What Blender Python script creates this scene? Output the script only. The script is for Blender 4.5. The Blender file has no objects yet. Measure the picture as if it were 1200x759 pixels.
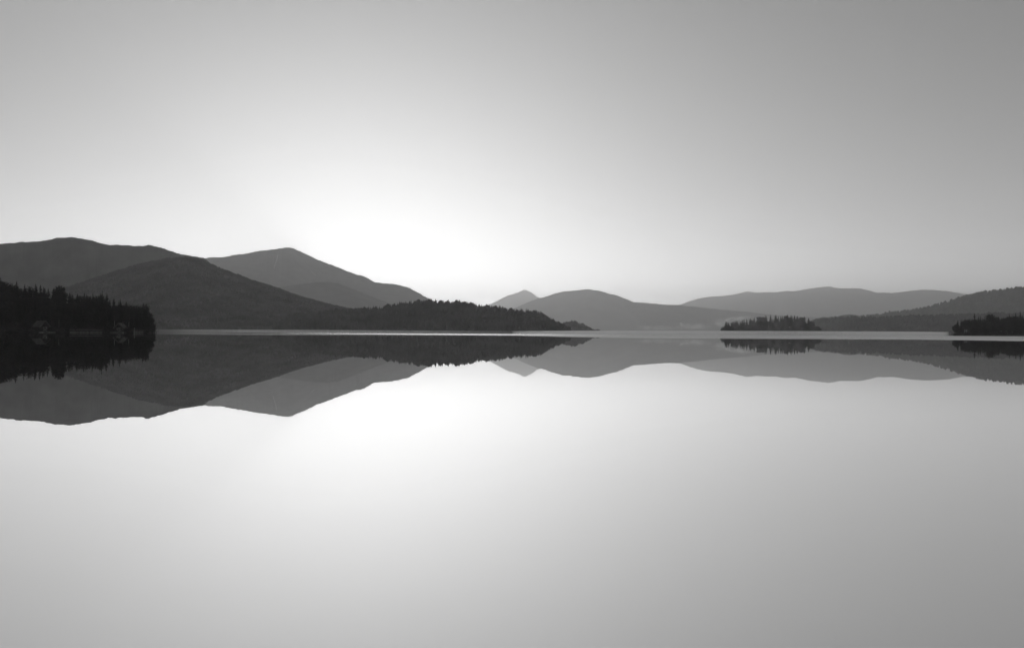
import bpy, math, random
import numpy as np
from mathutils import Vector, Matrix

random.seed(7)
RNG = np.random.default_rng(11)
scene = bpy.context.scene
COL = scene.collection
R = math.radians

# ------------------------------------------------------------------ camera
CAM_H = 0.6
F = 1000.0                      # focal length in photo pixels (1200 wide)
CX, CY = 600.0, 379.5
PIT = math.atan(10.7 / F)
ROLL = 0.0047
fwd = Vector((0, math.cos(PIT), math.sin(PIT)))
rgt = Vector((math.cos(ROLL), 0, math.sin(ROLL)))
rgt = (rgt - fwd * rgt.dot(fwd)).normalized()
upv = rgt.cross(fwd)
cam = bpy.data.cameras.new('camera')
cam_ob = bpy.data.objects.new('camera', cam)
COL.objects.link(cam_ob)
cam.lens = 30.0
cam.sensor_width = 36.0
cam.clip_start = 0.1
cam.clip_end = 90000
cam_ob.matrix_world = Matrix(((rgt.x, upv.x, -fwd.x, 0), (rgt.y, upv.y, -fwd.y, 0),
                              (rgt.z, upv.z, -fwd.z, CAM_H), (0, 0, 0, 1)))
scene.camera = cam_ob
FV, RV, UV = np.array(fwd), np.array(rgt), np.array(upv)


def bearing(x, y):
    """bearing (radians from +Y, to the right) and slope of the sight line of a photo point"""
    x = np.asarray(x, float); y = np.asarray(y, float)
    d = FV[None] + ((x - CX) / F)[..., None] * RV + ((CY - y) / F)[..., None] * UV
    h = np.hypot(d[..., 0], d[..., 1])
    return np.arctan2(d[..., 0], d[..., 1]), d[..., 2] / h


def hor(x):
    return 387.38 + 0.0047 * np.asarray(x, float)


def spot(x, r):
    a, _ = bearing(np.array([float(x)]), np.array([float(hor(x))]))
    return Vector((r * math.sin(a[0]), r * math.cos(a[0]), 0.0))


# ------------------------------------------------------------------ tags and mesh helpers
def tag(o, label=None, cat=None, group=None, kind=None):
    if label: o['label'] = label
    if cat: o['category'] = cat
    if group: o['group'] = group
    if kind: o['kind'] = kind
    return o


def link_mesh(name, verts, faces, mat, parent=None, smooth=False):
    me = bpy.data.meshes.new(name)
    me.from_pydata([tuple(v) for v in verts], [], faces)
    me.update()
    if smooth:
        me.polygons.foreach_set('use_smooth', [True] * len(me.polygons))
    me.materials.append(mat)
    o = bpy.data.objects.new(name, me)
    COL.objects.link(o)
    if parent: o.parent = parent
    return o


def link_arrays(name, V, loops, sizes, mat, smooth=False):
    """fast mesh from numpy arrays"""
    me = bpy.data.meshes.new(name)
    V = np.asarray(V, np.float32)
    me.vertices.add(len(V)); me.vertices.foreach_set('co', V.ravel())
    sizes = np.asarray(sizes, np.int32)
    starts = np.concatenate(([0], np.cumsum(sizes)[:-1])).astype(np.int32)
    me.loops.add(len(loops)); me.loops.foreach_set('vertex_index', np.asarray(loops, np.int32))
    me.polygons.add(len(sizes)); me.polygons.foreach_set('loop_start', starts)
    me.polygons.foreach_set('use_smooth', np.full(len(sizes), smooth))
    me.update(calc_edges=True)
    me.materials.append(mat)
    o = bpy.data.objects.new(name, me)
    COL.objects.link(o)
    return o


class MB:
    def __init__(self): self.v = []; self.f = []

    def box(self, x0, x1, y0, y1, z0, z1):
        b = len(self.v)
        self.v += [(x, y, z) for z in (z0, z1) for (x, y) in ((x0, y0), (x1, y0), (x1, y1), (x0, y1))]
        self.f += [(b, b+3, b+2, b+1), (b+4, b+5, b+6, b+7)] + [(b+i, b+(i+1) % 4, b+4+(i+1) % 4, b+4+i) for i in range(4)]

    def tube(self, p, q, r0, r1, n=8):
        p = Vector(p); q = Vector(q); d = (q - p).normalized()
        a = d.orthogonal().normalized(); c = d.cross(a); b = len(self.v)
        for (o, r) in ((p, r0), (q, r1)):
            for i in range(n):
                t = 2 * math.pi * i / n
                self.v.append(tuple(o + a * (r * math.cos(t)) + c * (r * math.sin(t))))
        self.f += [(b+i, b+(i+1) % n, b+n+(i+1) % n, b+n+i) for i in range(n)]
        self.f += [tuple(range(b, b+n))[::-1], tuple(range(b+n, b+2*n))]

    def prism(self, pts, y0, y1):
        """pts: outline in x,z; extruded along y"""
        b = len(self.v); n = len(pts)
        self.v += [(x, y0, z) for x, z in pts] + [(x, y1, z) for x, z in pts]
        self.f += [tuple(range(b, b+n)), tuple(range(b+n, b+2*n))[::-1]]
        self.f += [(b+(i+1) % n, b+i, b+n+i, b+n+(i+1) % n) for i in range(n)]

    def build(self, name, mat, parent=None):
        return link_mesh(name, self.v, self.f, mat, parent)


# ------------------------------------------------------------------ noise (numpy)
def hash2(ix, iy, s):
    h = (ix.astype(np.int64) * 374761393 + iy.astype(np.int64) * 668265263 + s * 1442695041) & 0x7fffffff
    h = ((h ^ (h >> 13)) * 1274126177) & 0x7fffffff
    return ((h ^ (h >> 16)) & 0xffff) / 65535.0


def vnoise(x, y, s=0):
    ix = np.floor(x); iy = np.floor(y); fx = x - ix; fy = y - iy
    fx = fx*fx*fx*(fx*(fx*6-15)+10); fy = fy*fy*fy*(fy*(fy*6-15)+10)
    a = hash2(ix, iy, s); b = hash2(ix+1, iy, s); c = hash2(ix, iy+1, s); d = hash2(ix+1, iy+1, s)
    return (a*(1-fx)+b*fx)*(1-fy)+(c*(1-fx)+d*fx)*fy


def fbm(x, y, s=0, oct=4):
    o = 0; amp = 1; tot = 0
    for i in range(oct):
        o = o + amp*(vnoise(x, y, s+i)*2-1); tot += amp
        amp *= .5; x = x*2.03+17.1; y = y*2.03+5.7
    return o/tot


# ------------------------------------------------------------------ materials (all greys: a black and white photograph)
def new_mat(name):
    m = bpy.data.materials.new(name); m.use_nodes = True
    nt = m.node_tree
    return m, nt, nt.nodes['Principled BSDF']


def mat_mottled(name, lo, hi, scale, rough=0.9, bump=0.0, coords='Object', detail=4):
    m, nt, b = new_mat(name)
    tc = nt.nodes.new('ShaderNodeTexCoord')
    n = nt.nodes.new('ShaderNodeTexNoise'); n.inputs['Scale'].default_value = scale; n.inputs['Detail'].default_value = detail
    nt.links.new(tc.outputs[coords], n.inputs['Vector'])
    r = nt.nodes.new('ShaderNodeMapRange')
    r.inputs['From Min'].default_value = .3; r.inputs['From Max'].default_value = .7
    r.inputs['To Min'].default_value = lo; r.inputs['To Max'].default_value = hi
    nt.links.new(n.outputs['Fac'], r.inputs['Value'])
    nt.links.new(r.outputs[0], b.inputs['Base Color'])
    b.inputs['Roughness'].default_value = rough
    b.inputs['Specular IOR Level'].default_value = 0.15
    if bump:
        bp = nt.nodes.new('ShaderNodeBump'); bp.inputs['Strength'].default_value = .6; bp.inputs['Distance'].default_value = bump
        nt.links.new(n.outputs['Fac'], bp.inputs['Height']); nt.links.new(bp.outputs[0], b.inputs['Normal'])
    return m


M_HILL = mat_mottled('wooded_slope', .022, .13, .009, bump=8, detail=9)
M_FAR = mat_mottled('far_slope', .03, .12, .003, bump=14, detail=9)
M_SOIL = mat_mottled('shore_soil', .03, .07, .3, bump=.1)
M_FOREST = mat_mottled('forest_needles', .025, .10, .018, detail=7)
M_NEEDLE = mat_mottled('conifer_needles', .03, .055, .5)
M_LEAF = mat_mottled('broad_leaves', .04, .075, .5)
M_BARK = mat_mottled('dark_bark', .04, .09, 2)
M_BIRCH = mat_mottled('pale_bark', .15, .3, 1.5)
M_WOOD = mat_mottled('weathered_wood', .12, .22, 1.2)
M_DARKWOOD = mat_mottled('dark_timber', .04, .09, 1.2)
M_ROOF = mat_mottled('pale_roof', .06, .12, .8, rough=.55)
M_DOOR = mat_mottled('pale_paint', .10, .18, .6, rough=.5)
M_GLASS = mat_mottled('window_glass', .03, .05, .6, rough=.05)
M_ROCK = mat_mottled('bare_rock', .35, .6, .02)


def mat_volume(name, density, color, g):
    m = bpy.data.materials.new(name); m.use_nodes = True
    nt = m.node_tree; nt.nodes.clear()
    out = nt.nodes.new('ShaderNodeOutputMaterial')
    v = nt.nodes.new('ShaderNodeVolumePrincipled')
    v.inputs['Color'].default_value = (color, color, color, 1)
    v.inputs['Density'].default_value = density
    v.inputs['Anisotropy'].default_value = g
    nt.links.new(v.outputs[0], out.inputs['Volume'])
    return m, nt, v


# ------------------------------------------------------------------ sky and sun
SUN_EL, SUN_AZ = 2.1, -10.5
w = bpy.data.worlds.new('World'); scene.world = w; w.use_nodes = True
nt = w.node_tree
bg = nt.nodes['Background']
sk = nt.nodes.new('ShaderNodeTexSky'); sk.sky_type = 'NISHITA'; sk.sun_disc = False
sk.sun_elevation = R(SUN_EL); sk.sun_rotation = R(SUN_AZ)
sk.dust_density = 1.2; sk.air_density = .6; sk.ozone_density = 1
bw = nt.nodes.new('ShaderNodeRGBToBW'); nt.links.new(sk.outputs[0], bw.inputs[0])


def wm(op, a, b=None, c=None):
    n = nt.nodes.new('ShaderNodeMath'); n.operation = op
    for i, s in enumerate((a, b, c)):
        if s is None: continue
        if isinstance(s, (int, float)): n.inputs[i].default_value = s
        else: nt.links.new(s, n.inputs[i])
    return n.outputs[0]


lv = wm('LOGARITHM', wm('MAXIMUM', wm('MULTIPLY', bw.outputs[0], .1), 1e-5), math.e)
tcw = nt.nodes.new('ShaderNodeTexCoord'); spw = nt.nodes.new('ShaderNodeSeparateXYZ'); nt.links.new(tcw.outputs['Generated'], spw.inputs[0])
hzn = wm('EXPONENT', wm('MULTIPLY', wm('MAXIMUM', spw.outputs[2], 0.0), -1/.06))     # the sky brightens towards the horizon
C2, C1, C0, C3 = -.09, .46, -.18, 3.0
ex = wm('EXPONENT', wm('MULTIPLY_ADD', hzn, C3, wm('MULTIPLY_ADD', lv, wm('MULTIPLY_ADD', lv, C2, C1), C0)))
nt.links.new(wm('MULTIPLY', ex, 10.0), bg.inputs['Color'])
bg.inputs['Strength'].default_value = .1

sl = bpy.data.lights.new('sun', 'SUN'); sl.energy = 2.0; sl.angle = R(.5); sl.color = (1, .99, .98)
so = bpy.data.objects.new('sun', sl); COL.objects.link(so)
sd = Vector((math.sin(R(SUN_AZ))*math.cos(R(SUN_EL)), math.cos(R(SUN_AZ))*math.cos(R(SUN_EL)), math.sin(R(SUN_EL))))
so.rotation_euler = sd.to_track_quat('Z', 'Y').to_euler()
so.location = (0, -30, 60)

# ------------------------------------------------------------------ water
def make_water():
    m = bpy.data.materials.new('calm_water'); m.use_nodes = True
    nt = m.node_tree; nt.nodes.clear()
    L = nt.links.new
    out = nt.nodes.new('ShaderNodeOutputMaterial')
    geo = nt.nodes.new('ShaderNodeNewGeometry')

    def math_(op, a, b=None):
        n = nt.nodes.new('ShaderNodeMath'); n.operation = op
        for i, s in enumerate((a, b)):
            if s is None: continue
            if isinstance(s, (int, float)): n.inputs[i].default_value = s
            else: L(s, n.inputs[i])
        return n.outputs[0]

    def rng(v, a, b):
        n = nt.nodes.new('ShaderNodeMapRange'); n.interpolation_type = 'SMOOTHSTEP'
        n.inputs['From Min'].default_value = a; n.inputs['From Max'].default_value = b
        L(v, n.inputs['Value']); return n.outputs[0]
    sep = nt.nodes.new('ShaderNodeSeparateXYZ'); L(geo.outputs['Position'], sep.inputs[0])
    X, Y = sep.outputs[0], sep.outputs[1]
    mp = nt.nodes.new('ShaderNodeMapping'); mp.inputs['Scale'].default_value = (.0016, .008, 1)
    L(geo.outputs['Position'], mp.inputs['Vector'])
    n1 = nt.nodes.new('ShaderNodeTexNoise'); n1.inputs['Scale'].default_value = 1; n1.inputs['Detail'].default_value = 2
    L(mp.outputs[0], n1.inputs['Vector'])
    # a breeze far out ruffles the lake between the point and the wooded peninsula
    Yw = math_('ADD', Y, math_('MULTIPLY', math_('SUBTRACT', n1.outputs['Fac'], .5), 160))
    q = math_('DIVIDE', X, math_('MAXIMUM', Y, 1.0))
    Yn = math_('ADD', math_('ADD', Y, math_('MULTIPLY', q, 200)), math_('MULTIPLY', math_('SUBTRACT', n1.outputs['Fac'], .5), 40))
    band = math_('MULTIPLY', math_('MULTIPLY', rng(Yn, 205, 235), rng(Yw, 800, 560)), rng(q, -.4, -.12))
    rough = math_('MULTIPLY', band, math_('ADD', math_('ADD', .08, math_('MULTIPLY', rng(q, -.02, .22), .62)), math_('MULTIPLY', n1.outputs['Fac'], .3)))
    # faint swell
    mp2 = nt.nodes.new('ShaderNodeMapping'); mp2.inputs['Scale'].default_value = (1.2, 2.4, 1)
    L(geo.outputs['Position'], mp2.inputs['Vector'])
    n2 = nt.nodes.new('ShaderNodeTexNoise'); n2.inputs['Scale'].default_value = 1; n2.inputs['Detail'].default_value = 2
    L(mp2.outputs[0], n2.inputs['Vector'])
    bp = nt.nodes.new('ShaderNodeBump'); bp.inputs['Strength'].default_value = 1; bp.inputs['Distance'].default_value = .00012
    L(n2.outputs['Fac'], bp.inputs['Height'])
    g = nt.nodes.new('ShaderNodeBsdfGlossy'); g.distribution = 'MULTI_GGX'
    g.inputs['Color'].default_value = (.98, .98, .98, 1)
    L(rough, g.inputs['Roughness']); L(bp.outputs[0], g.inputs['Normal'])
    L(g.outputs[0], out.inputs['Surface'])
    V = [(-26000, -280, 0), (26000, -280, 0), (26000, 33000, 0), (-26000, 33000, 0)]
    o = link_mesh('water', V, [(0, 1, 2, 3)], m)
    tag(o, 'mirror calm lake reflecting the hills and pale sky', 'lake', kind='structure')
make_water()

# ------------------------------------------------------------------ ridges
def smooth_profile(pts, xs, sig):
    p = np.array(pts, float)
    fine = np.arange(p[0, 0], p[-1, 0] + .25, .5)
    y = np.interp(fine, p[:, 0], p[:, 1])
    if sig > 0:
        k = np.exp(-.5*(np.arange(-int(4*sig*2), int(4*sig*2)+1)/(sig*2))**2); k /= k.sum()
        n = len(k)//2
        # reflect about the end values so that slopes keep going
        yy = np.concatenate((2*y[0]-y[n:0:-1], y, 2*y[-1]-y[-2:-n-2:-1])) if len(y) > n+2 else np.pad(y, n, mode='edge')
        y = np.convolve(yy, k, 'valid')
    return np.interp(xs, fine, y)


class Ridge:
    """a hill: crest at range D (it follows the profile), running down to the water wf nearer and wb farther"""
    def __init__(self, pts, D, wf, wb, sig=2.0, rough=.35, seed=0, spur=.22, fp=1.25, step=.6, drop=0.0, lump=0.0):
        self.D, self.wf, self.wb, self.seed, self.spur, self.fp, self.lump = D, wf, wb, seed, spur, fp, lump
        xs = np.arange(pts[0][0], pts[-1][0], step)
        y = smooth_profile(pts, xs, sig)
        y = y + rough*(fbm(xs/6., xs*0+seed, seed, 5)+.5*fbm(xs/1.7, xs*0+seed, seed+60, 2)) + drop
        y = np.minimum(y, hor(xs)-.3)
        self.th, sl = bearing(xs, y)
        self.H = CAM_H + D*sl

    def height(self, th, r):
        H = np.interp(th, self.th, self.H)
        D, wf, wb, s = self.D, self.wf, self.wb, self.seed
        u = th*D; L = wf*.55
        sh = 1 + .10*fbm(u/(wf*.5), r*0, s+40, 3)                  # wandering shoreline
        t = (r-(D-wf*sh))/(wf*sh)
        tt = np.clip(t, 0, 1)
        warp = self.spur*fbm(u/L, r/(L*1.8), s+3, 5)*4*tt*(1-tt)
        tf = np.clip(tt+warp, 0, 1.0)
        f = tf**self.fp
        f = f*(1-.0)
        tb = np.clip((r-D)/wb, 0, 1)
        b = 1-tb*tb*(3-2*tb)
        shape = np.where(r <= D, f, b)
        h = H*shape
        if self.lump:
            h = h + self.lump*fbm(u/28, r/28, s+9, 3)*np.clip(tt*6, 0, 1)*np.clip((1-tt)*8, .25, 1)
        h = np.where(t < 0, -2.5, h)
        return np.where(r >= D+wb, -2.5, np.maximum(h, -2.5))

    def mesh(self, name, mat, nf=60, nb=14):
        r = np.concatenate((np.linspace(self.D-self.wf*1.12, self.D, nf), self.D+self.wb*np.linspace(0, 1, nb)[1:]**1.3))
        T, RR = np.meshgrid(self.th, r, indexing='ij')
        Z = self.height(T, RR)
        Z[0] = Z[-1] = -2.5
        V = np.stack((RR*np.sin(T), RR*np.cos(T), Z), -1).reshape(-1, 3)
        a, b = T.shape
        i = np.arange(a-1)[:, None]*b+np.arange(b-1)[None]
        q = np.stack((i, i+b, i+b+1, i+1), -1).reshape(-1)[:]
        o = link_arrays(name, V, q.reshape(-1, 4)[:, ::-1].ravel(), np.full((a-1)*(b-1), 4), mat, True)
        self.ob = o
        return o

    def on_slope(self, x, y):
        """point of the near slope seen at a photo pixel"""
        a, s = bearing(np.array([x]), np.array([y]))
        r = np.linspace(self.D-self.wf*1.1, self.D, 3000)
        e = (self.height(np.full_like(r, a[0]), r)-CAM_H)/r
        k = np.argmax(e >= s[0])
        if e[k] < s[0]: k = int(np.argmax(e))
        z = self.height(np.array([a[0]]), r[k:k+1])[0]
        return Vector((r[k]*math.sin(a[0]), r[k]*math.cos(a[0]), z))


R1 = [(-700, 335), (-450, 318), (-250, 300), (-100, 292), (0, 286), (25, 283.7), (47, 282.5), (67, 278.9), (87, 277.7), (105, 281), (125, 286.7), (142, 287.2),
      (162, 288), (176, 287.2), (190, 290.5), (212, 298), (227, 300), (239, 301.8), (245, 307), (252, 318), (262, 334), (280, 360), (300, 390)]
R2 = [(120, 388), (160, 350), (190, 328), (215, 313), (232, 304.5), (244, 302), (264, 301.2), (274, 298.5), (288, 297), (304, 293.5), (322, 292), (336, 289.3), (345, 291), (365, 301),
      (387, 310), (413, 320), (427, 324), (440, 330.8), (461, 333), (477, 336), (491, 343.3), (507, 352), (530, 368), (560, 390)]
R3 = [(240, 388), (270, 365), (300, 348), (330, 336), (350, 332.6), (371, 330.6), (384, 330), (397, 332), (413, 338), (432, 346), (456, 355), (480, 362), (510, 376), (535, 390)]
R4 = [(-160, 388), (-80, 380), (0, 364), (50, 346), (80, 337), (107, 327.5), (130, 320), (155, 312.5), (180, 306), (200, 303), (217, 302.3), (235, 305), (250, 311), (270, 320), (297, 329.5),
      (325, 338), (349, 347), (387, 358), (413, 363), (450, 372), (500, 383), (530, 390)]
R5 = [(322, 389), (330, 379), (337, 371), (348, 368), (370, 366), (395, 363), (417, 362.3), (435, 361), (453, 358.7), (468, 355.8), (487, 355), (503, 353), (522, 353.4), (537, 354.8),
      (551, 356.7), (560, 358), (582, 360.7), (601, 362.5), (619, 365), (632, 367.7), (643, 373), (656, 379.6), (666, 386.4), (669, 390)]
R6 = [(480, 390), (510, 376), (540, 364), (566, 358.5), (575, 356.7), (584, 351.5), (595, 346), (606, 343), (615.5, 338.7), (622, 342), (628, 346.6), (634, 349), (660, 360), (690, 378), (710, 390)]
R7 = [(550, 390), (580, 375), (605, 360), (625, 351.5), (641, 347), (650, 343.8), (661, 341.3), (674, 340.2), (687, 338.7), (694, 339.2), (702, 340.7), (712, 343.3), (723, 346), (733, 350), (745, 355), (775, 368), (820, 390)]
R8 = [(660, 390), (683, 383), (700, 376), (715, 368), (729, 360), (738, 354.5), (744, 353), (758, 354), (777, 355.7), (793, 356), (817, 358.5), (840, 361.3), (863, 363.6), (882, 365), (898, 367.4), (922, 369), (945, 370.4),
      (961, 371), (983, 371.4), (1011, 373.5), (1050, 380), (1090, 391)]
R9 = [(930, 391), (955, 375), (975, 372), (1000, 371.5), (1012, 371.4), (1027, 369.4), (1048, 366.6), (1070, 363.3), (1092, 359.4), (1113, 353), (1128, 348), (1137, 346), (1152, 343.4), (1174, 340), (1200, 336.7),
      (1260, 330), (1350, 325), (1500, 338), (1700, 365), (1800, 392)]
R10 = [(955, 391), (972, 376), (981, 371), (988, 368.9), (996, 368.4), (1005, 369.3), (1012, 371.3), (1025, 378), (1045, 391)]
R11 = [(720, 390), (745, 376), (780, 363), (799, 356), (810, 352), (821, 349), (831, 347.5), (849, 346.6), (861, 345), (875, 341), (887, 343), (898, 342), (910, 342.4), (920, 340.5), (931, 341.3), (947, 338.2),
       (953, 337.3), (972, 335.2), (983, 337.8), (1007, 337.3), (1016, 339.5), (1028, 343.2), (1037, 342.7), (1046, 343.6), (1061, 341), (1081, 339.3), (1096, 339.7), (1113, 341.2), (1128, 344.3), (1136, 346),
       (1180, 353), (1240, 366), (1300, 392)]
R13 = [(938, 391.5), (948, 380), (957, 375), (985, 372.6), (1015, 372.8), (1050, 371.3), (1080, 370), (1110, 369), (1140, 368.5), (1170, 368), (1220, 367), (1320, 368), (1380, 375), (1420, 392)]
R12 = [(648, 390), (658, 379), (664, 376), (675, 376.2), (682, 378.8), (688, 382), (694, 385.5), (699, 388.5), (704, 391)]
ridges = {}


def ridge(key, name, label, cat, pts, D, wf, wb, mat, **k):
    nf = k.pop('nf', 60)
    rd = Ridge(pts, D, wf, wb, **k)
    o = rd.mesh(name, mat, nf)
    tag(o, label, cat, kind='structure')
    ridges[key] = rd
    return rd


ridge('far', 'mountain', 'palest far mountain range along the right horizon', 'mountain', R11, 23500, 4500, 2500, M_FAR, sig=1.2, seed=1, rough=.3)
ridge('peak', 'mountain', 'small pale pointed peak beyond the wooded peninsula', 'mountain', R6, 23500, 3500, 2500, M_FAR, sig=1.2, seed=2, rough=.3)
ridge('hazy', 'hill', 'hazy grey rounded hill right of the small pale peak', 'hill', R7, 14500, 2500, 1800, M_FAR, sig=1.5, seed=3)
ridge('mtn', 'mountain', 'tall dark mountain with thin pale slide scars below its summit', 'mountain', R2, 11500, 3200, 1800, M_HILL, sig=1.0, seed=4, rough=.75, spur=.34, nf=90)
ridge('left', 'mountain', 'broad dark ridge at the far left rising behind the shore wood', 'mountain', R1, 3800, 480, 500, M_HILL, sig=1.2, seed=5, rough=.65, spur=.34, nf=90)
ridge('mound', 'hill', 'tiny low grey hill in the dip right of the wooded island', 'hill', R10, 6000, 700, 500, M_FAR, sig=1.2, seed=6)
ridge('shoulder', 'hill', 'grey rounded shoulder hill below the tall mountain', 'hill', R3, 8200, 1400, 1300, M_HILL, sig=2.5, seed=7)
ridge('dome', 'hill', 'dark wooded dome shaped hill between the two left mountains', 'hill', R4, 2850, 900, 180, M_HILL, sig=2.5, seed=8, drop=1.2, lump=4, nf=90)
ridge('right', 'hill', 'dark wooded hill climbing to the right edge', 'hill', R9, 6200, 1200, 800, M_HILL, sig=1.5, seed=9, drop=1.6, lump=4, nf=80)
ridge('mid', 'hill', 'long low wooded hill sloping down behind the island', 'hill', R8, 14000, 1500, 1000, M_HILL, sig=1.5, seed=10, drop=1.8, lump=3, nf=80)
ridge('pen', 'hill', 'dark wooded peninsula hill in the middle of the far shore', 'hill', R5, 1950, 230, 200, M_HILL, sig=1.0, seed=12, drop=5.6, lump=1, spur=.1, fp=.8, nf=70)


ridge('low', 'hill', 'low dark wooded spur just beyond the right end of the peninsula', 'hill', R12, 3300, 200, 180, M_HILL, sig=.8, seed=14, drop=3.4, lump=1, spur=.1, fp=.8)

ridge('near_right', 'hill', 'low dark wooded hill along the water between the island and the right shore', 'hill', R13, 3600, 450, 350, M_HILL, sig=1.5, seed=15, drop=1.5, lump=2)


def scar(rd, pts, wdt):
    vs, fs = [], []
    P = [rd.on_slope(*p) for p in pts]
    n = 24; Q = []
    for i in range(n):
        t = i/(n-1)*(len(P)-1); k = min(int(t), len(P)-2); Q.append(P[k].lerp(P[k+1], t-k))
    for i, q in enumerate(Q):
        a = math.atan2(q.x, q.y); wd = wdt*(.35+.65*math.sin(math.pi*(i+.6)/n))*random.uniform(.6, 1.2)
        for s in (-1, 0, 1):
            p = q+Vector((math.cos(a), -math.sin(a), 0))*(s*wd+random.uniform(-2, 2))
            r = math.hypot(p.x, p.y); z = rd.height(np.array([math.atan2(p.x, p.y)]), np.array([r]))[0]
            out = Vector((-p.x/r, -p.y/r, .8))*7
            vs.append((p.x+out.x, p.y+out.y, z+out.z-(0 if s == 0 else 5)))
    for i in range(n-1):
        for s in (0, 1):
            b = i*3+s; fs.append((b, b+1, b+4, b+3))
    link_mesh('rock_slide', vs, fs, M_ROCK, rd.ob)


scar(ridges['mtn'], [(326, 296), (324.5, 304), (321, 315)], 5)
scar(ridges['mtn'], [(364.5, 318), (370, 323)], 6)

# ------------------------------------------------------------------ far woods that read as one mass (one object each)
def tree_protos():
    """small rough crowns, unit height"""
    out = []
    for k in range(6):
        rr = np.random.default_rng(100+k); v = []; f = []
        if k < 4:                               # spires with three uneven skirts
            n = 6
            for (z0, z1, rad) in ((.04, .52, .20), (.32, .76, .14), (.58, 1.0, .085)):
                b = len(v)
                for i in range(n):
                    t = 2*math.pi*(i+rr.uniform(-.2, .2))/n; q = rad*rr.uniform(.7, 1.25)
                    v.append((q*math.cos(t), q*math.sin(t), z0+rr.uniform(-.04, .05)))
                v.append((rr.uniform(-.02, .02), rr.uniform(-.02, .02), z1))
                f += [(b+i, b+(i+1) % n, b+n) for i in range(n)]
        else:                                   # lumpy round crowns
            n = 7
            for (z, rad) in ((.1, .16), (.35, .30), (.65, .28), (.88, .15)):
                for i in range(n):
                    t = 2*math.pi*(i+rr.uniform(-.25, .25))/n; q = rad*rr.uniform(.7, 1.25)
                    v.append((q*math.cos(t), q*math.sin(t), z+rr.uniform(-.06, .06)))
            v.append((0, 0, 1.0))
            for L in range(3):
                for i in range(n):
                    a = L*n+i; b2 = L*n+(i+1) % n
                    f += [(a, b2, b2+n), (a, b2+n, a+n)]
            f += [(3*n+i, 3*n+(i+1) % n, 4*n) for i in range(n)]
        out.append((np.array(v), np.array(f)))
    return out


PROTOS = tree_protos()


def scatter(name, label, X, Y, Z, Ht, kinds, mat):
    Vs, Fs, off = [], [], 0
    for k, (v, f) in enumerate(PROTOS):
        m = np.where(kinds == k)[0]
        if not len(m): continue
        a = RNG.uniform(0, 6.28, len(m)); ca, sa = np.cos(a), np.sin(a); s = Ht[m]; wd = s*RNG.uniform(.8, 1.35, len(m))
        vx = (v[None, :, 0]*ca[:, None]-v[None, :, 1]*sa[:, None])*wd[:, None]+X[m][:, None]
        vy = (v[None, :, 0]*sa[:, None]+v[None, :, 1]*ca[:, None])*wd[:, None]+Y[m][:, None]
        vz = v[None, :, 2]*s[:, None]+Z[m][:, None]
        Vs.append(np.stack((vx, vy, vz), -1).reshape(-1, 3))
        Fs.append((f[None]+(np.arange(len(m))*len(v))[:, None, None]+off).reshape(-1, 3)); off += len(m)*len(v)
    V = np.concatenate(Vs); Fa = np.concatenate(Fs)
    o = link_arrays(name, V, Fa.ravel(), np.full(len(Fa), 3), mat, False)
    tag(o, label, 'forest', kind='stuff')
    return o


def cover(rd, label, n, hmin, hmax, back=.15, pround=.4, x0=None, x1=None, emerge=1.0, crest=.25):
    th0, th1 = rd.th[0], rd.th[-1]
    if x0 is not None: th0 = bearing(np.array([x0]), np.array([388.]))[0][0]
    if x1 is not None: th1 = bearing(np.array([x1]), np.array([388.]))[0][0]
    th = RNG.uniform(th0, th1, n); r = rd.D+rd.wf*(-RNG.uniform(-back, 1.1, n))
    nc = int(n*crest)                                            # the skyline is as thickly wooded as the slope
    th = np.concatenate((th, RNG.uniform(th0, th1, nc))); r = np.concatenate((r, rd.D-RNG.uniform(-10, 45, nc)))
    h = rd.height(th, r)
    ok = h > .4
    th, r, h = th[ok], r[ok], h[ok]
    m = len(th)
    Ht = (hmin+(hmax-hmin)*RNG.random(m)**emerge)*(1+.25*fbm(th*rd.D/60, r/60, 77, 2))
    kinds = np.where(RNG.random(m) < pround, RNG.integers(4, 6, m), RNG.integers(0, 4, m))
    return scatter('forest', label, r*np.sin(th), r*np.cos(th), h-.5, Ht, kinds, M_FOREST)


cover(ridges['pen'], 'dense dark wood covering the middle peninsula', 12000, 6, 18.5, back=.3, pround=.15, emerge=2.6, crest=.06)
cover(ridges['low'], 'dark wood covering the low spur right of the peninsula', 1500, 6, 16, back=.3, pround=.3, emerge=3, crest=.05)
cover(ridges['dome'], 'dark wood covering the dome shaped hill', 18000, 6, 10, back=.05, pround=.6, x0=-20)
cover(ridges['mid'], 'grey wood covering the long low hill behind the island', 15000, 11, 19, back=.06, pround=.5)
cover(ridges['near_right'], 'dark wood covering the low hill right of the island', 11000, 6, 15, back=.1, pround=.4, x1=1330, emerge=3, crest=.08)
cover(ridges['right'], 'dark wood covering the hill at the right edge', 17000, 9, 26, back=.06, pround=.5, x1=1330, emerge=3.5, crest=.12)

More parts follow.
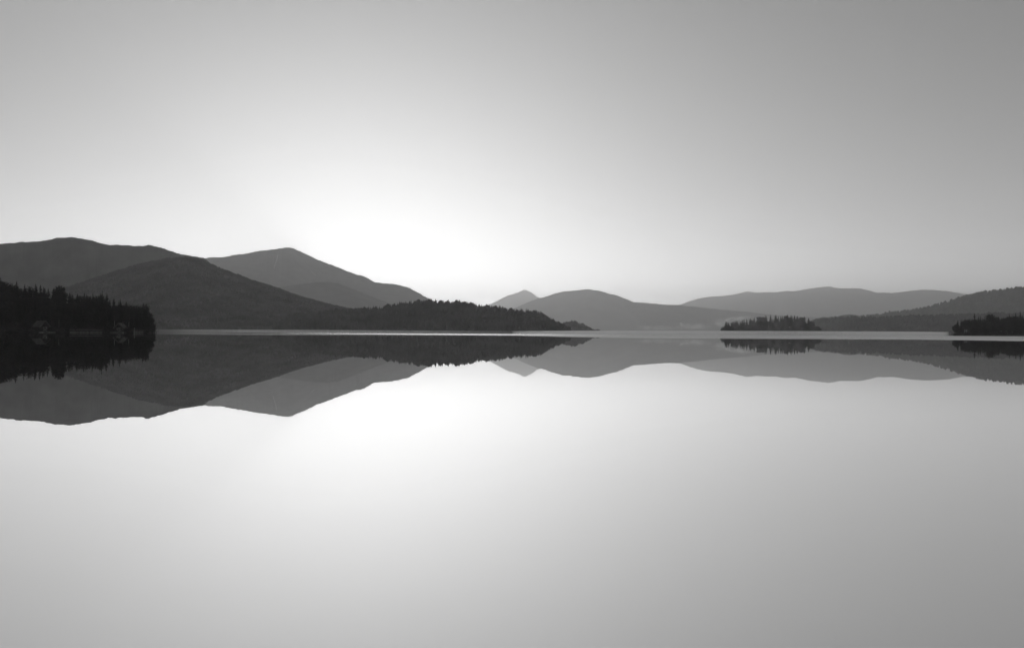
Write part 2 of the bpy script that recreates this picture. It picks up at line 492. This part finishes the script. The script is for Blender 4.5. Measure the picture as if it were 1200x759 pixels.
# ------------------------------------------------------------------ near shores and their single trees
def conifer_meshes(k):
    rr = random.Random(200+k)
    slim = [.15, .19, .17, .22, .135][k]
    v, f = [], []
    levels = 26
    for L in range(levels):
        t = L/(levels-1); z = .10+.88*t
        rad = slim*((1-t)**.85)*(1 if t > .12 else .75)+.008
        if rr.random() < .12: rad *= .55
        nb = 9 if t < .6 else 6
        a0 = rr.uniform(0, 6.28)
        for b in range(nb):
            a = a0+2*math.pi*b/nb+rr.uniform(-.3, .3)
            if rr.random() < .10: continue
            L2 = rad*rr.uniform(.6, 1.25); wd = L2*.34+.006; dz = -L2*rr.uniform(.25, .6)
            d = Vector((math.cos(a), math.sin(a), 0)); s = Vector((-math.sin(a), math.cos(a), 0)); zz = z+rr.uniform(-.012, .012)
            i = len(v)
            mid = d*L2*.55
            v += [tuple(Vector((0, 0, zz+.018))), tuple(mid+s*wd+Vector((0, 0, zz+dz*.6))), tuple(d*L2+Vector((0, 0, zz+dz*.8+.01))),
                  tuple(mid-s*wd+Vector((0, 0, zz+dz*.6))), tuple(mid+Vector((0, 0, zz+dz*.2+.012)))]
            f += [(i, i+4, i+1), (i+1, i+4, i+2), (i, i+3, i+4), (i+3, i+2, i+4)]
    i = len(v)
    for q in range(5):
        v.append((.010*math.cos(q*1.2566), .010*math.sin(q*1.2566), .93))
    v.append((0, 0, 1.0)); f += [(i+q, i+(q+1) % 5, i+5) for q in range(5)]
    c = MB(); c.tube((0, 0, -.03), (0, 0, .5), .016, .010, 7); c.tube((0, 0, .5), (0, 0, .97), .010, .002, 6)
    return (v, f), (c.v, c.f)


def broad_meshes(k, bare=.25, squash=1.0):
    rr = random.Random(300+k)
    v, f = [], []
    c = MB(); c.tube((0, 0, -.03), (.01, 0, .35), .022, .015, 7); c.tube((.01, 0, .35), (0, .01, .75), .015, .006, 6)
    lobes = [(0, 0, .78, .20), (0, 0, .55, .24)]
    for b in range(8):
        a = b*2.4+rr.uniform(-.4, .4); z = rr.uniform(bare+.12, .82); d = rr.uniform(.10, .19)*squash
        c.tube((.01, 0, z-.12), (d*math.cos(a), d*math.sin(a), z), .008, .003, 5)
        lobes.append((d*math.cos(a), d*math.sin(a), z, rr.uniform(.10, .16)))
    for (lx, ly, lz, lr) in lobes:
        n = int(5200*lr*lr)
        for q in range(n):
            while True:
                p = Vector((rr.uniform(-1, 1), rr.uniform(-1, 1), rr.uniform(-1, 1)))
                if .15 < p.length < 1: break
            p = p*lr*rr.uniform(.75, 1.08); p.z *= .85
            ctr = Vector((lx, ly, lz))+p
            if ctr.z > 1: ctr.z = 1-rr.uniform(0, .02)
            if ctr.z < bare: continue
            s = rr.uniform(.012, .026)
            nrm = (p.normalized()+Vector((rr.uniform(-.8, .8), rr.uniform(-.8, .8), rr.uniform(-.4, .9)))).normalized()
            a = nrm.orthogonal().normalized(); b2 = nrm.cross(a); i = len(v)
            for (ca, cb) in ((-1, -.6), (.2, -1), (1, .3), (-.3, 1)):
                v.append(tuple(ctr+a*ca*s*rr.uniform(.7, 1.2)+b2*cb*s*rr.uniform(.7, 1.2)))
            f.append((i, i+1, i+2, i+3))
    return (v, f), (c.v, c.f)


def data_mesh(name, vf, mat):
    me = bpy.data.meshes.new(name); me.from_pydata(vf[0], [], vf[1]); me.update(); me.materials.append(mat); return me


KINDS = {}
for k in range(5):
    cr, tr = conifer_meshes(k)
    KINDS['conifer', k] = (data_mesh('conifer_crown', cr, M_NEEDLE), data_mesh('conifer_trunk', tr, M_BARK))
for k in range(4):
    cr, tr = broad_meshes(k)
    KINDS['broadleaf', k] = (data_mesh('leafy_crown', cr, M_LEAF), data_mesh('tree_trunk', tr, M_BARK))
cr, tr = broad_meshes(9, bare=.5, squash=.6)
KINDS['birch', 0] = (data_mesh('birch_crown', cr, M_LEAF), data_mesh('birch_trunk', tr, M_BIRCH))


def plant_tree(kind, k, loc, h, label, group, wid=1.0):
    nm = {'conifer': 'conifer_tree', 'broadleaf': 'broadleaf_tree', 'birch': 'birch_tree'}[kind]
    root = bpy.data.objects.new(nm, None); COL.objects.link(root)
    root.empty_display_size = 1
    root.location = loc; root.rotation_euler.z = random.uniform(0, 6.28); root.scale = (h*wid, h*wid, h)
    tag(root, label, 'tree', group)
    cme, tme = KINDS[kind, k]
    for n, me in (('crown', cme), ('trunk', tme)):
        c = bpy.data.objects.new(n, me); COL.objects.link(c); c.parent = root
    return root


class Shore:
    def __init__(self, tops, r0, depth, tree_h, seed, side='both'):
        self.tops = np.array(tops, float); self.r0, self.depth, self.tree_h, self.seed, self.side = r0, depth, tree_h, seed, side

    def top_z(self, x, r):
        y = np.interp(x, self.tops[:, 0], self.tops[:, 1])
        _, s = bearing(np.atleast_1d(x), np.atleast_1d(y))
        return CAM_H+r*s

    def shore_r(self, x):
        x = np.asarray(x, float)
        e = np.minimum(np.clip((x-self.tops[0, 0])/10, 0, 1) if self.side == 'both' or self.side == 'right' else 1.0,
                       np.clip((self.tops[-1, 0]-x)/10, 0, 1) if self.side == 'both' or self.side == 'left' else 1.0)
        return self.r0+(1-e)**2*self.depth*.45+3*fbm(x/9, x*0, self.seed, 3)

    def ground(self, x, r):
        x = np.asarray(x, float); r = np.asarray(r, float)
        e = 1.0
        if self.side in ('both', 'right'): e = np.minimum(e, np.clip((x-self.tops[0, 0])/10, 0, 1))
        if self.side in ('both', 'left'): e = np.minimum(e, np.clip((self.tops[-1, 0]-x)/10, 0, 1))
        rs = self.shore_r(x)
        t = np.clip((r-rs)/(self.depth*.8), 0, 1)
        Gmax = np.maximum(self.top_z(x, self.r0+self.depth)-self.tree_h, 1.6)
        back = np.clip((self.r0+self.depth*1.15-r)/(self.depth*.2), 0, 1)
        inn = np.clip((r-rs)/2.5, 0, 1)
        g = (.7*inn+(Gmax-.7)*t**1.2)*np.minimum(back, 1)*e
        g = np.where((r < rs) | (back <= 0) | (e <= 0), -1.0, g)
        return g

    def mesh(self, label):
        xs = np.arange(self.tops[0, 0], self.tops[-1, 0]+.5, 1.0)
        r = np.linspace(self.r0-8, self.r0+self.depth*1.2, 50)
        Xp, RR = np.meshgrid(xs, r, indexing='ij')
        Z = self.ground(Xp.ravel(), RR.ravel()).reshape(Xp.shape)
        th = bearing(xs, hor(xs))[0][:, None]
        V = np.stack((RR*np.sin(th), RR*np.cos(th), Z), -1).reshape(-1, 3)
        a, b = Xp.shape
        i = np.arange(a-1)[:, None]*b+np.arange(b-1)[None]
        q = np.stack((i+1, i+b+1, i+b, i), -1).reshape(-1)
        o = link_arrays('shore', V, q, np.full((a-1)*(b-1), 4), M_SOIL, True)
        tag(o, label, 'shore', kind='structure')

    def trees(self, dx, dr, pbroad, label_c, label_b, group, keep=None, hlo=.6, hhi=1.05, wide=(.9, 1.3), crest=True):
        rr = random.Random(self.seed); n = 0
        rows = list(np.arange(self.r0+4, self.r0+self.depth, dr))
        for ri, r in enumerate(rows):
            x = self.tops[0, 0]+1.5+rr.uniform(0, dx)
            while x < self.tops[-1, 0]-.8:
                px = x+rr.uniform(-.35, .35)*dx; rad = r+rr.uniform(-.4, .4)*dr
                x += (dx if ri < len(rows)-3 else dx*.75)*rr.uniform(.8, 1.2)
                if rad < float(self.shore_r(px))+2.0: rad = float(self.shore_r(px))+2.0+rr.uniform(0, 2)
                g = float(self.ground(px, rad))
                if g < .1: continue
                mx = float(self.top_z(px, rad)[0])-g
                if mx < 2.5: continue
                h = self.tree_h*rr.uniform(hlo, hhi)
                if h > mx or (crest and ri >= len(rows)-2): h = min(mx, self.tree_h*1.35)*rr.uniform(.88, 1.06)
                if keep and not keep(px, rad): continue
                p = spot(px, rad); p.z = g-.1
                if rr.random() < pbroad:
                    plant_tree('broadleaf', rr.randrange(4), p, h, label_b, group, rr.uniform(.85, 1.25))
                else:
                    plant_tree('conifer', rr.randrange(5), p, h, label_c, group, rr.uniform(*wide))
                n += 1
        return n

    def scrub(self, label, n, hmin=1.0, hmax=3.2):
        x = RNG.uniform(self.tops[0, 0], self.tops[-1, 0], n); sr = self.shore_r(x); r = sr+.5+RNG.random(n)**1.5*self.depth*.6
        g = self.ground(x, r); ok = g > .05
        x, r, g = x[ok], r[ok], g[ok]; th = bearing(x, hor(x))[0]; m = len(x)
        # leafy clumps: a few tilted leaf faces round each stem
        k = 26; sz = RNG.uniform(hmin, hmax, m)
        c = np.stack((r*np.sin(th), r*np.cos(th), g), -1)[:, None]+RNG.normal(0, 1, (m, k, 3))*np.array([.32, .32, .24])*sz[:, None, None]+np.array([0, 0, .4])*sz[:, None, None]
        c = c.reshape(-1, 3); s = RNG.uniform(.12, .3, len(c))[:, None]
        a = RNG.normal(0, 1, (len(c), 3)); b = RNG.normal(0, 1, (len(c), 3))
        a /= np.linalg.norm(a, axis=1)[:, None]; b /= np.linalg.norm(b, axis=1)[:, None]
        c[:, 2] = np.maximum(c[:, 2], .1)
        V = np.stack((c-a*s, c+b*s, c+a*s, c-b*s), 1).reshape(-1, 3)
        o = link_arrays('undergrowth', V, np.arange(len(V)), np.full(len(c), 4), M_LEAF)
        tag(o, label, 'undergrowth', kind='stuff')


LT = [(-70, 322), (-30, 324), (0, 325.5), (11, 328.5), (28, 333), (42, 332.8), (55, 335.5), (65, 336.5), (76, 337.5), (81, 340.5), (96, 343.4), (111, 344.3), (116, 344), (125, 345), (133, 349.7), (140, 351), (148, 352.6), (153, 355.4),
      (162, 357.2), (167, 356), (171, 356), (174.5, 361), (177.5, 369), (179.5, 379), (181, 386)]
left = Shore(LT, 350, 50, 10.6, 31, side='left')
IT = [(844.5, 389), (847, 381), (850, 377), (859, 376), (873, 373.7), (887, 370), (898, 369), (910, 368.5), (924, 369), (938, 370), (945, 371.8), (952, 374.5), (957, 378), (961, 383), (963.5, 389)]
isl = Shore(IT, 985, 38, 14, 32)
RT = [(1115.5, 391), (1117, 384), (1119, 379), (1124, 374), (1130, 375), (1136, 372.5), (1142, 369.5), (1148, 371), (1152, 371), (1160, 367), (1165, 368.5), (1170, 369), (1175, 371), (1181, 368), (1189, 367.8), (1196, 367.5), (1200, 367.5),
      (1230, 364), (1260, 366), (1290, 363)]
rsh = Shore(RT, 850, 50, 19, 33, side='right')
left.mesh('dark wooded point of land along the left shore')
isl.mesh('low ground of the small wooded island')
rsh.mesh('dark wooded land along the right shore')
left.scrub('dark undergrowth along the edge of the left shore', 900)
isl.scrub('dark undergrowth along the edge of the small island', 1500, 1.5, 6)
rsh.scrub('dark undergrowth along the edge of the right shore', 900, 1.5, 4)

HOUSES = [(48.5, 352, 6.4), (141, 353, 5.4)]


def keep_left(px, r):
    for (hx, hr, hw) in HOUSES:
        if abs(px-hx) < 7 and r < hr+6.5: return False
    return True


nl = left.trees(9.5, 6.6, .4, 'dark conifer standing in the crowded wood on the left shore', 'dark leafy tree standing in the crowded wood on the left shore', 'trees of the left shore wood', keep_left, hlo=.6, hhi=.95, wide=(1.0, 1.6))
ni = isl.trees(6.2, 6.6, .15, 'dark conifer standing in the close wood on the small island', 'leafy tree standing among the conifers on the small island', 'trees of the small island', hlo=.5, hhi=1.0, wide=(1.3, 1.9))
ni += isl.trees(6.4, 12, 1.0, '', 'low leafy tree standing at the foot of the island conifers', 'low trees of the small island', hlo=.45, hhi=.7, crest=False)
nr = rsh.trees(8.4, 9.5, .45, 'dark conifer standing in the shore wood at the right edge', 'dark leafy tree standing in the shore wood at the right edge', 'trees of the right shore wood', hlo=.6, hhi=.95)


def special(sh, kind, k, x, y, r, label, wid=1.0):
    p = spot(x, r); g = float(sh.ground(x, r)); p.z = g-.1
    _, s = bearing(np.array([x]), np.array([y]))
    plant_tree(kind, k, p, CAM_H+r*s[0]-g, label, None, wid)


special(left, 'broadleaf', 0, 70, 331.3, 392, 'tallest round topped tree standing above the left shore wood', .66)
special(left, 'conifer', 4, 119.3, 339.6, 379, 'thin pointed spruce rising above the left wood near the long pier', .8)
special(left, 'broadleaf', 2, 170.5, 353.6, 369, 'leafy tree at the outermost tip of the left wooded point', .7)
special(left, 'conifer', 1, 140.5, 349.6, 368, 'pointed conifer rising above the small cabin on the left shore', .9)
special(rsh, 'conifer', 3, 1142, 366.4, 868, 'pointed conifer rising highest in the left part of the right shore wood', 1.0)
special(rsh, 'conifer', 1, 1195.6, 364.4, 880, 'tallest dark conifer of the right shore wood beside the picture edge', 1.0)
special(rsh, 'broadleaf', 1, 1160, 365.6, 876, 'round topped leafy tree in the middle of the right shore wood', .8)
for (x, y, r, lb) in ((69, 366, 355, 'pale trunked birch at the water right of the large boathouse'), (121.5, 362, 354.5, 'pale trunked birch just right of the long pier'),
                      (134, 363, 355, 'pale trunked birch just left of the small cabin'), (151, 366, 356, 'pale trunked birch behind the small jetty')):
    special(left, 'birch', 0, x, y, r, lb, .8)


# ------------------------------------------------------------------ boathouses, pier, jetty on the left shore
def boathouse(x, r, wd, ht, rot, label, second=False):
    root = bpy.data.objects.new('boathouse', None); COL.objects.link(root)
    p = spot(x, r); root.location = (p.x, p.y, .35); root.rotation_euler.z = -math.atan2(p.x, p.y)+rot
    tag(root, label, 'boathouse')
    d = wd*1.2; hw = wd/2; eave = ht*.55
    b = MB(); b.prism([(-hw, 0), (hw, 0), (hw, eave), (0, ht-.15), (-hw, eave)], -d/2, d/2); b.build('wall', M_DARKWOOD, root)
    b = MB(); b.box(-hw-.1, hw+.1, -d/2-.1, d/2+.1, -1.2, -.003); b.build('foundation', M_WOOD, root)
    sl = (ht-eave)/hw; o = .4
    b = MB()
    b.prism([(-hw-o, eave-sl*o+.0), (0, ht), (hw+o, eave-sl*o+.0), (hw+o, eave-sl*o+.22), (0, ht+.24), (-hw-o, eave-sl*o+.22)], -d/2-.7, d/2+.7)
    b.build('roof', M_ROOF, root)
    b = MB(); b.box(-wd*.24, wd*.24, -d/2-.10, -d/2-.004, .05, eave*.9); b.build('door', M_DOOR, root)
    for s in (-1, 1):
        b = MB(); b.box(s*wd*.37-.26, s*wd*.37+.26, -d/2-.07, -d/2-.004, .75, 1.4); fr = b.build('window', M_DOOR, root)
        b = MB(); b.box(s*wd*.37-.2, s*wd*.37+.2, -d/2-.085, -d/2-.073, .81, 1.34); b.build('pane', M_GLASS, fr)
    b = MB(); b.box(-hw-.5, hw+.5, -d/2-3.0, -d/2-.12, -.25, -.05); b.build('deck', M_WOOD, root)
    if second:
        b = MB(); b.tube((hw*.4, d*.2, ht*.7), (hw*.4, d*.2, ht+.7), .2, .18, 8); b.build('chimney', M_ROOF, root)
    return root


boathouse(48.5, 352, 3.2, 3.7, .6, 'large pale roofed boathouse standing at the water on the far left')
boathouse(141, 353, 3.0, 3.15, -.35, 'small pale roofed cabin at the water near the left point', True)


def pier(x0, x1, r, n, hp, label, name='pier'):
    a = spot(x0, r); c = spot(x1, r); L = (c-a).length
    root = bpy.data.objects.new(name, None); COL.objects.link(root)
    root.location = a; root.rotation_euler.z = math.atan2(c.y-a.y, c.x-a.x)
    tag(root, label, 'pier')
    b = MB(); b.box(0, L, -1.0, 1.0, .12, .42); b.build('deck', M_WOOD, root)
    for i in range(n):
        b = MB(); t = L*(i+.02)/(n-1) if i < n-1 else L-.15
        b.tube((t, -1.12, -1.5), (t, -1.12, hp+random.uniform(-.15, .15)), .07, .06, 8); b.build('post', M_DARKWOOD, root)
    b = MB(); b.box(0, L, -1.19, -1.06, hp-.42, hp-.28); b.build('rail', M_WOOD, root)
    return root


pier(81.5, 120, 344, 11, 1.45, 'long pale railed pier standing over the water below the left wood')
pier(156, 168, 345, 5, 1.25, 'short pale jetty with posts near the tip of the left point', 'jetty')
for (x, r, h) in ((157.6, 341, 1.9),):
    b = MB(); b.tube((0, 0, -1.5), (0, 0, h), .17, .15, 10)
    o = b.build('mooring_post', M_WOOD); o.location = spot(x, r)
    tag(o, 'thick pale mooring post standing in the water by the short jetty', 'post')

# ------------------------------------------------------------------ morning mist on the lake
def mist_layer(pts_near, pts_far, top, density, label, g=.65):
    """pts: (photo x, range) along the near and the far edge of the layer"""
    ring = [spot(x, r) for x, r in pts_near]+[spot(x, r) for x, r in reversed(pts_far)]
    n = len(ring)
    V = [(p.x, p.y, .06) for p in ring]+[(p.x, p.y, top) for p in ring]
    Fc = [tuple(range(n))[::-1], tuple(range(n, 2*n))]+[(i, (i+1) % n, n+(i+1) % n, n+i) for i in range(n)]
    m, _, _ = mat_volume('mist_layer', density, .999, g)
    o = link_mesh('mist', V, Fc, m)
    tag(o, label, 'mist', kind='stuff')


mist_layer([(600, 1500), (660, 1050), (720, 900), (800, 850), (900, 845), (1000, 860), (1060, 890), (1112, 985)], [(600, 1505), (660, 1600), (800, 1900), (900, 1900), (1000, 1900), (1070, 1700), (1112, 990)], 3.9, .03, 'bright mist lying on the lake around the small island')
mist_layer([(179, 1500), (230, 1300), (300, 1200), (400, 1200), (500, 1300), (640, 1500)], [(179, 1505), (230, 1540), (300, 1560), (400, 1570), (500, 1560), (640, 1505)], 4.0, .002, 'thin grey mist lying on the lake before the wooded peninsula')


def wisp(x, y, r, sx, sy, sz, dens, label, tilt=0):
    """a rising wisp: an ellipsoid of uneven vapour"""
    m, nt, v = mat_volume('mist_wisp', 0, .999, .65)
    L = nt.links.new
    tc = nt.nodes.new('ShaderNodeTexCoord')
    ln = nt.nodes.new('ShaderNodeVectorMath'); ln.operation = 'LENGTH'; L(tc.outputs['Object'], ln.inputs[0])
    fo = nt.nodes.new('ShaderNodeMapRange'); fo.interpolation_type = 'SMOOTHSTEP'
    fo.inputs['From Min'].default_value = 1.0; fo.inputs['From Max'].default_value = .1
    L(ln.outputs['Value'], fo.inputs['Value'])
    geo = nt.nodes.new('ShaderNodeNewGeometry')
    nz = nt.nodes.new('ShaderNodeTexNoise'); nz.inputs['Scale'].default_value = .14; nz.inputs['Detail'].default_value = 3
    L(geo.outputs['Position'], nz.inputs['Vector'])
    nr_ = nt.nodes.new('ShaderNodeMapRange'); nr_.inputs['From Min'].default_value = .38; nr_.inputs['From Max'].default_value = .62
    L(nz.outputs['Fac'], nr_.inputs['Value'])
    mu = nt.nodes.new('ShaderNodeMath'); mu.operation = 'MULTIPLY'; L(fo.outputs[0], mu.inputs[0]); L(nr_.outputs[0], mu.inputs[1])
    mu2 = nt.nodes.new('ShaderNodeMath'); mu2.operation = 'MULTIPLY'; L(mu.outputs[0], mu2.inputs[0]); mu2.inputs[1].default_value = dens
    L(mu2.outputs[0], v.inputs['Density'])
    V, Fc = [], []
    nu, nv = 16, 8
    for j in range(nv+1):
        for i in range(nu):
            a = 2*math.pi*i/nu; b = math.pi*j/nv
            V.append((1.02*math.sin(b)*math.cos(a), 1.02*math.sin(b)*math.sin(a), 1.02*math.cos(b)))
    for j in range(nv):
        for i in range(nu):
            a, b = j*nu+i, j*nu+(i+1) % nu
            Fc.append((a, a+nu, b+nu, b))
    o = link_mesh('mist', V, Fc, m)
    p = spot(x, r); _, s = bearing(np.array([x]), np.array([y]))
    o.location = (p.x, p.y, max(CAM_H+r*s[0], .1)); o.scale = (sx, sy, sz)
    o.rotation_euler = (0, tilt, -math.atan2(p.x, p.y))
    tag(o, label, 'mist', kind='stuff')


wisp(863, 373.5, 1085, 21, 16, 4.0, .16, 'brightest drifting wisp of mist over the treetops of the island left end', -.12)
wisp(846, 378, 1075, 14, 14, 7.0, .1, 'pale mist rising from the water at the island left end', .0)
wisp(812, 382.5, 1075, 30, 20, 5.5, .06, 'faint mist wisps rising left of the island')
wisp(770, 384, 1075, 40, 20, 4.5, .04, 'faintest low mist farther left of the island')
wisp(905, 381, 930, 95, 45, 26, .007, 'thin veil of mist hanging before the small island')
wisp(798, 379.7, 1070, 4.0, 4, 2.4, .5, 'tiny bright puff of mist left of the island', .5)


def valley_haze(x, r, sx, sy, sz, dens, label):
    m, _, _ = mat_volume('valley_haze', dens, .98, .6)
    V, Fc = [], []
    nu, nv = 40, 20
    for j in range(nv+1):
        for i in range(nu):
            a = 2*math.pi*i/nu; b = math.pi*j/nv
            V.append((sx*math.sin(b)*math.cos(a), sy*math.sin(b)*math.sin(a), sz*math.cos(b)))
    for j in range(nv):
        for i in range(nu):
            a, b = j*nu+i, j*nu+(i+1) % nu
            Fc.append((a, a+nu, b+nu, b))
    o = link_mesh('mist', V, Fc, m)
    p = spot(x, r); o.location = (p.x, p.y, sz+.3); o.rotation_euler.z = -math.atan2(p.x, p.y)
    tag(o, label, 'mist', kind='stuff')


valley_haze(120, 3240, 420, 190, 150, 1.6e-4, 'faint haze lying in the valley behind the dome shaped hill')

# ------------------------------------------------------------------ air
HZ = dict(density=9e-5, color=.985, g=.62)
m, _, _ = mat_volume('haze_air', HZ['density'], HZ['color'], HZ['g'])
x0, x1, y0, y1, z0, z1 = -27000, 27000, -300, 34000, -4, 1380
b = MB(); b.box(x0, x1, y0, y1, z0, z1)
hz = b.build('haze', m); tag(hz, 'pale morning haze filling the air over the whole lake', 'haze', kind='stuff')

# ------------------------------------------------------------------ render settings
scene.render.engine = 'CYCLES'
cy = scene.cycles
cy.use_denoising = True
try:
    cy.denoiser = 'OPENIMAGEDENOISE'
except Exception:
    pass
cy.max_bounces = 12; cy.diffuse_bounces = 2; cy.glossy_bounces = 3; cy.transmission_bounces = 2; cy.volume_bounces = 8
cy.transparent_max_bounces = 8
cy.use_adaptive_sampling = False
cy.caustics_reflective = False
cy.sample_clamp_indirect = 0
scene.view_settings.view_transform = 'Standard'
scene.view_settings.look = 'None'
scene.view_settings.exposure = 0
scene.view_settings.gamma = 1
scene.view_settings.use_curve_mapping = False
print('trees', nl, ni, nr)
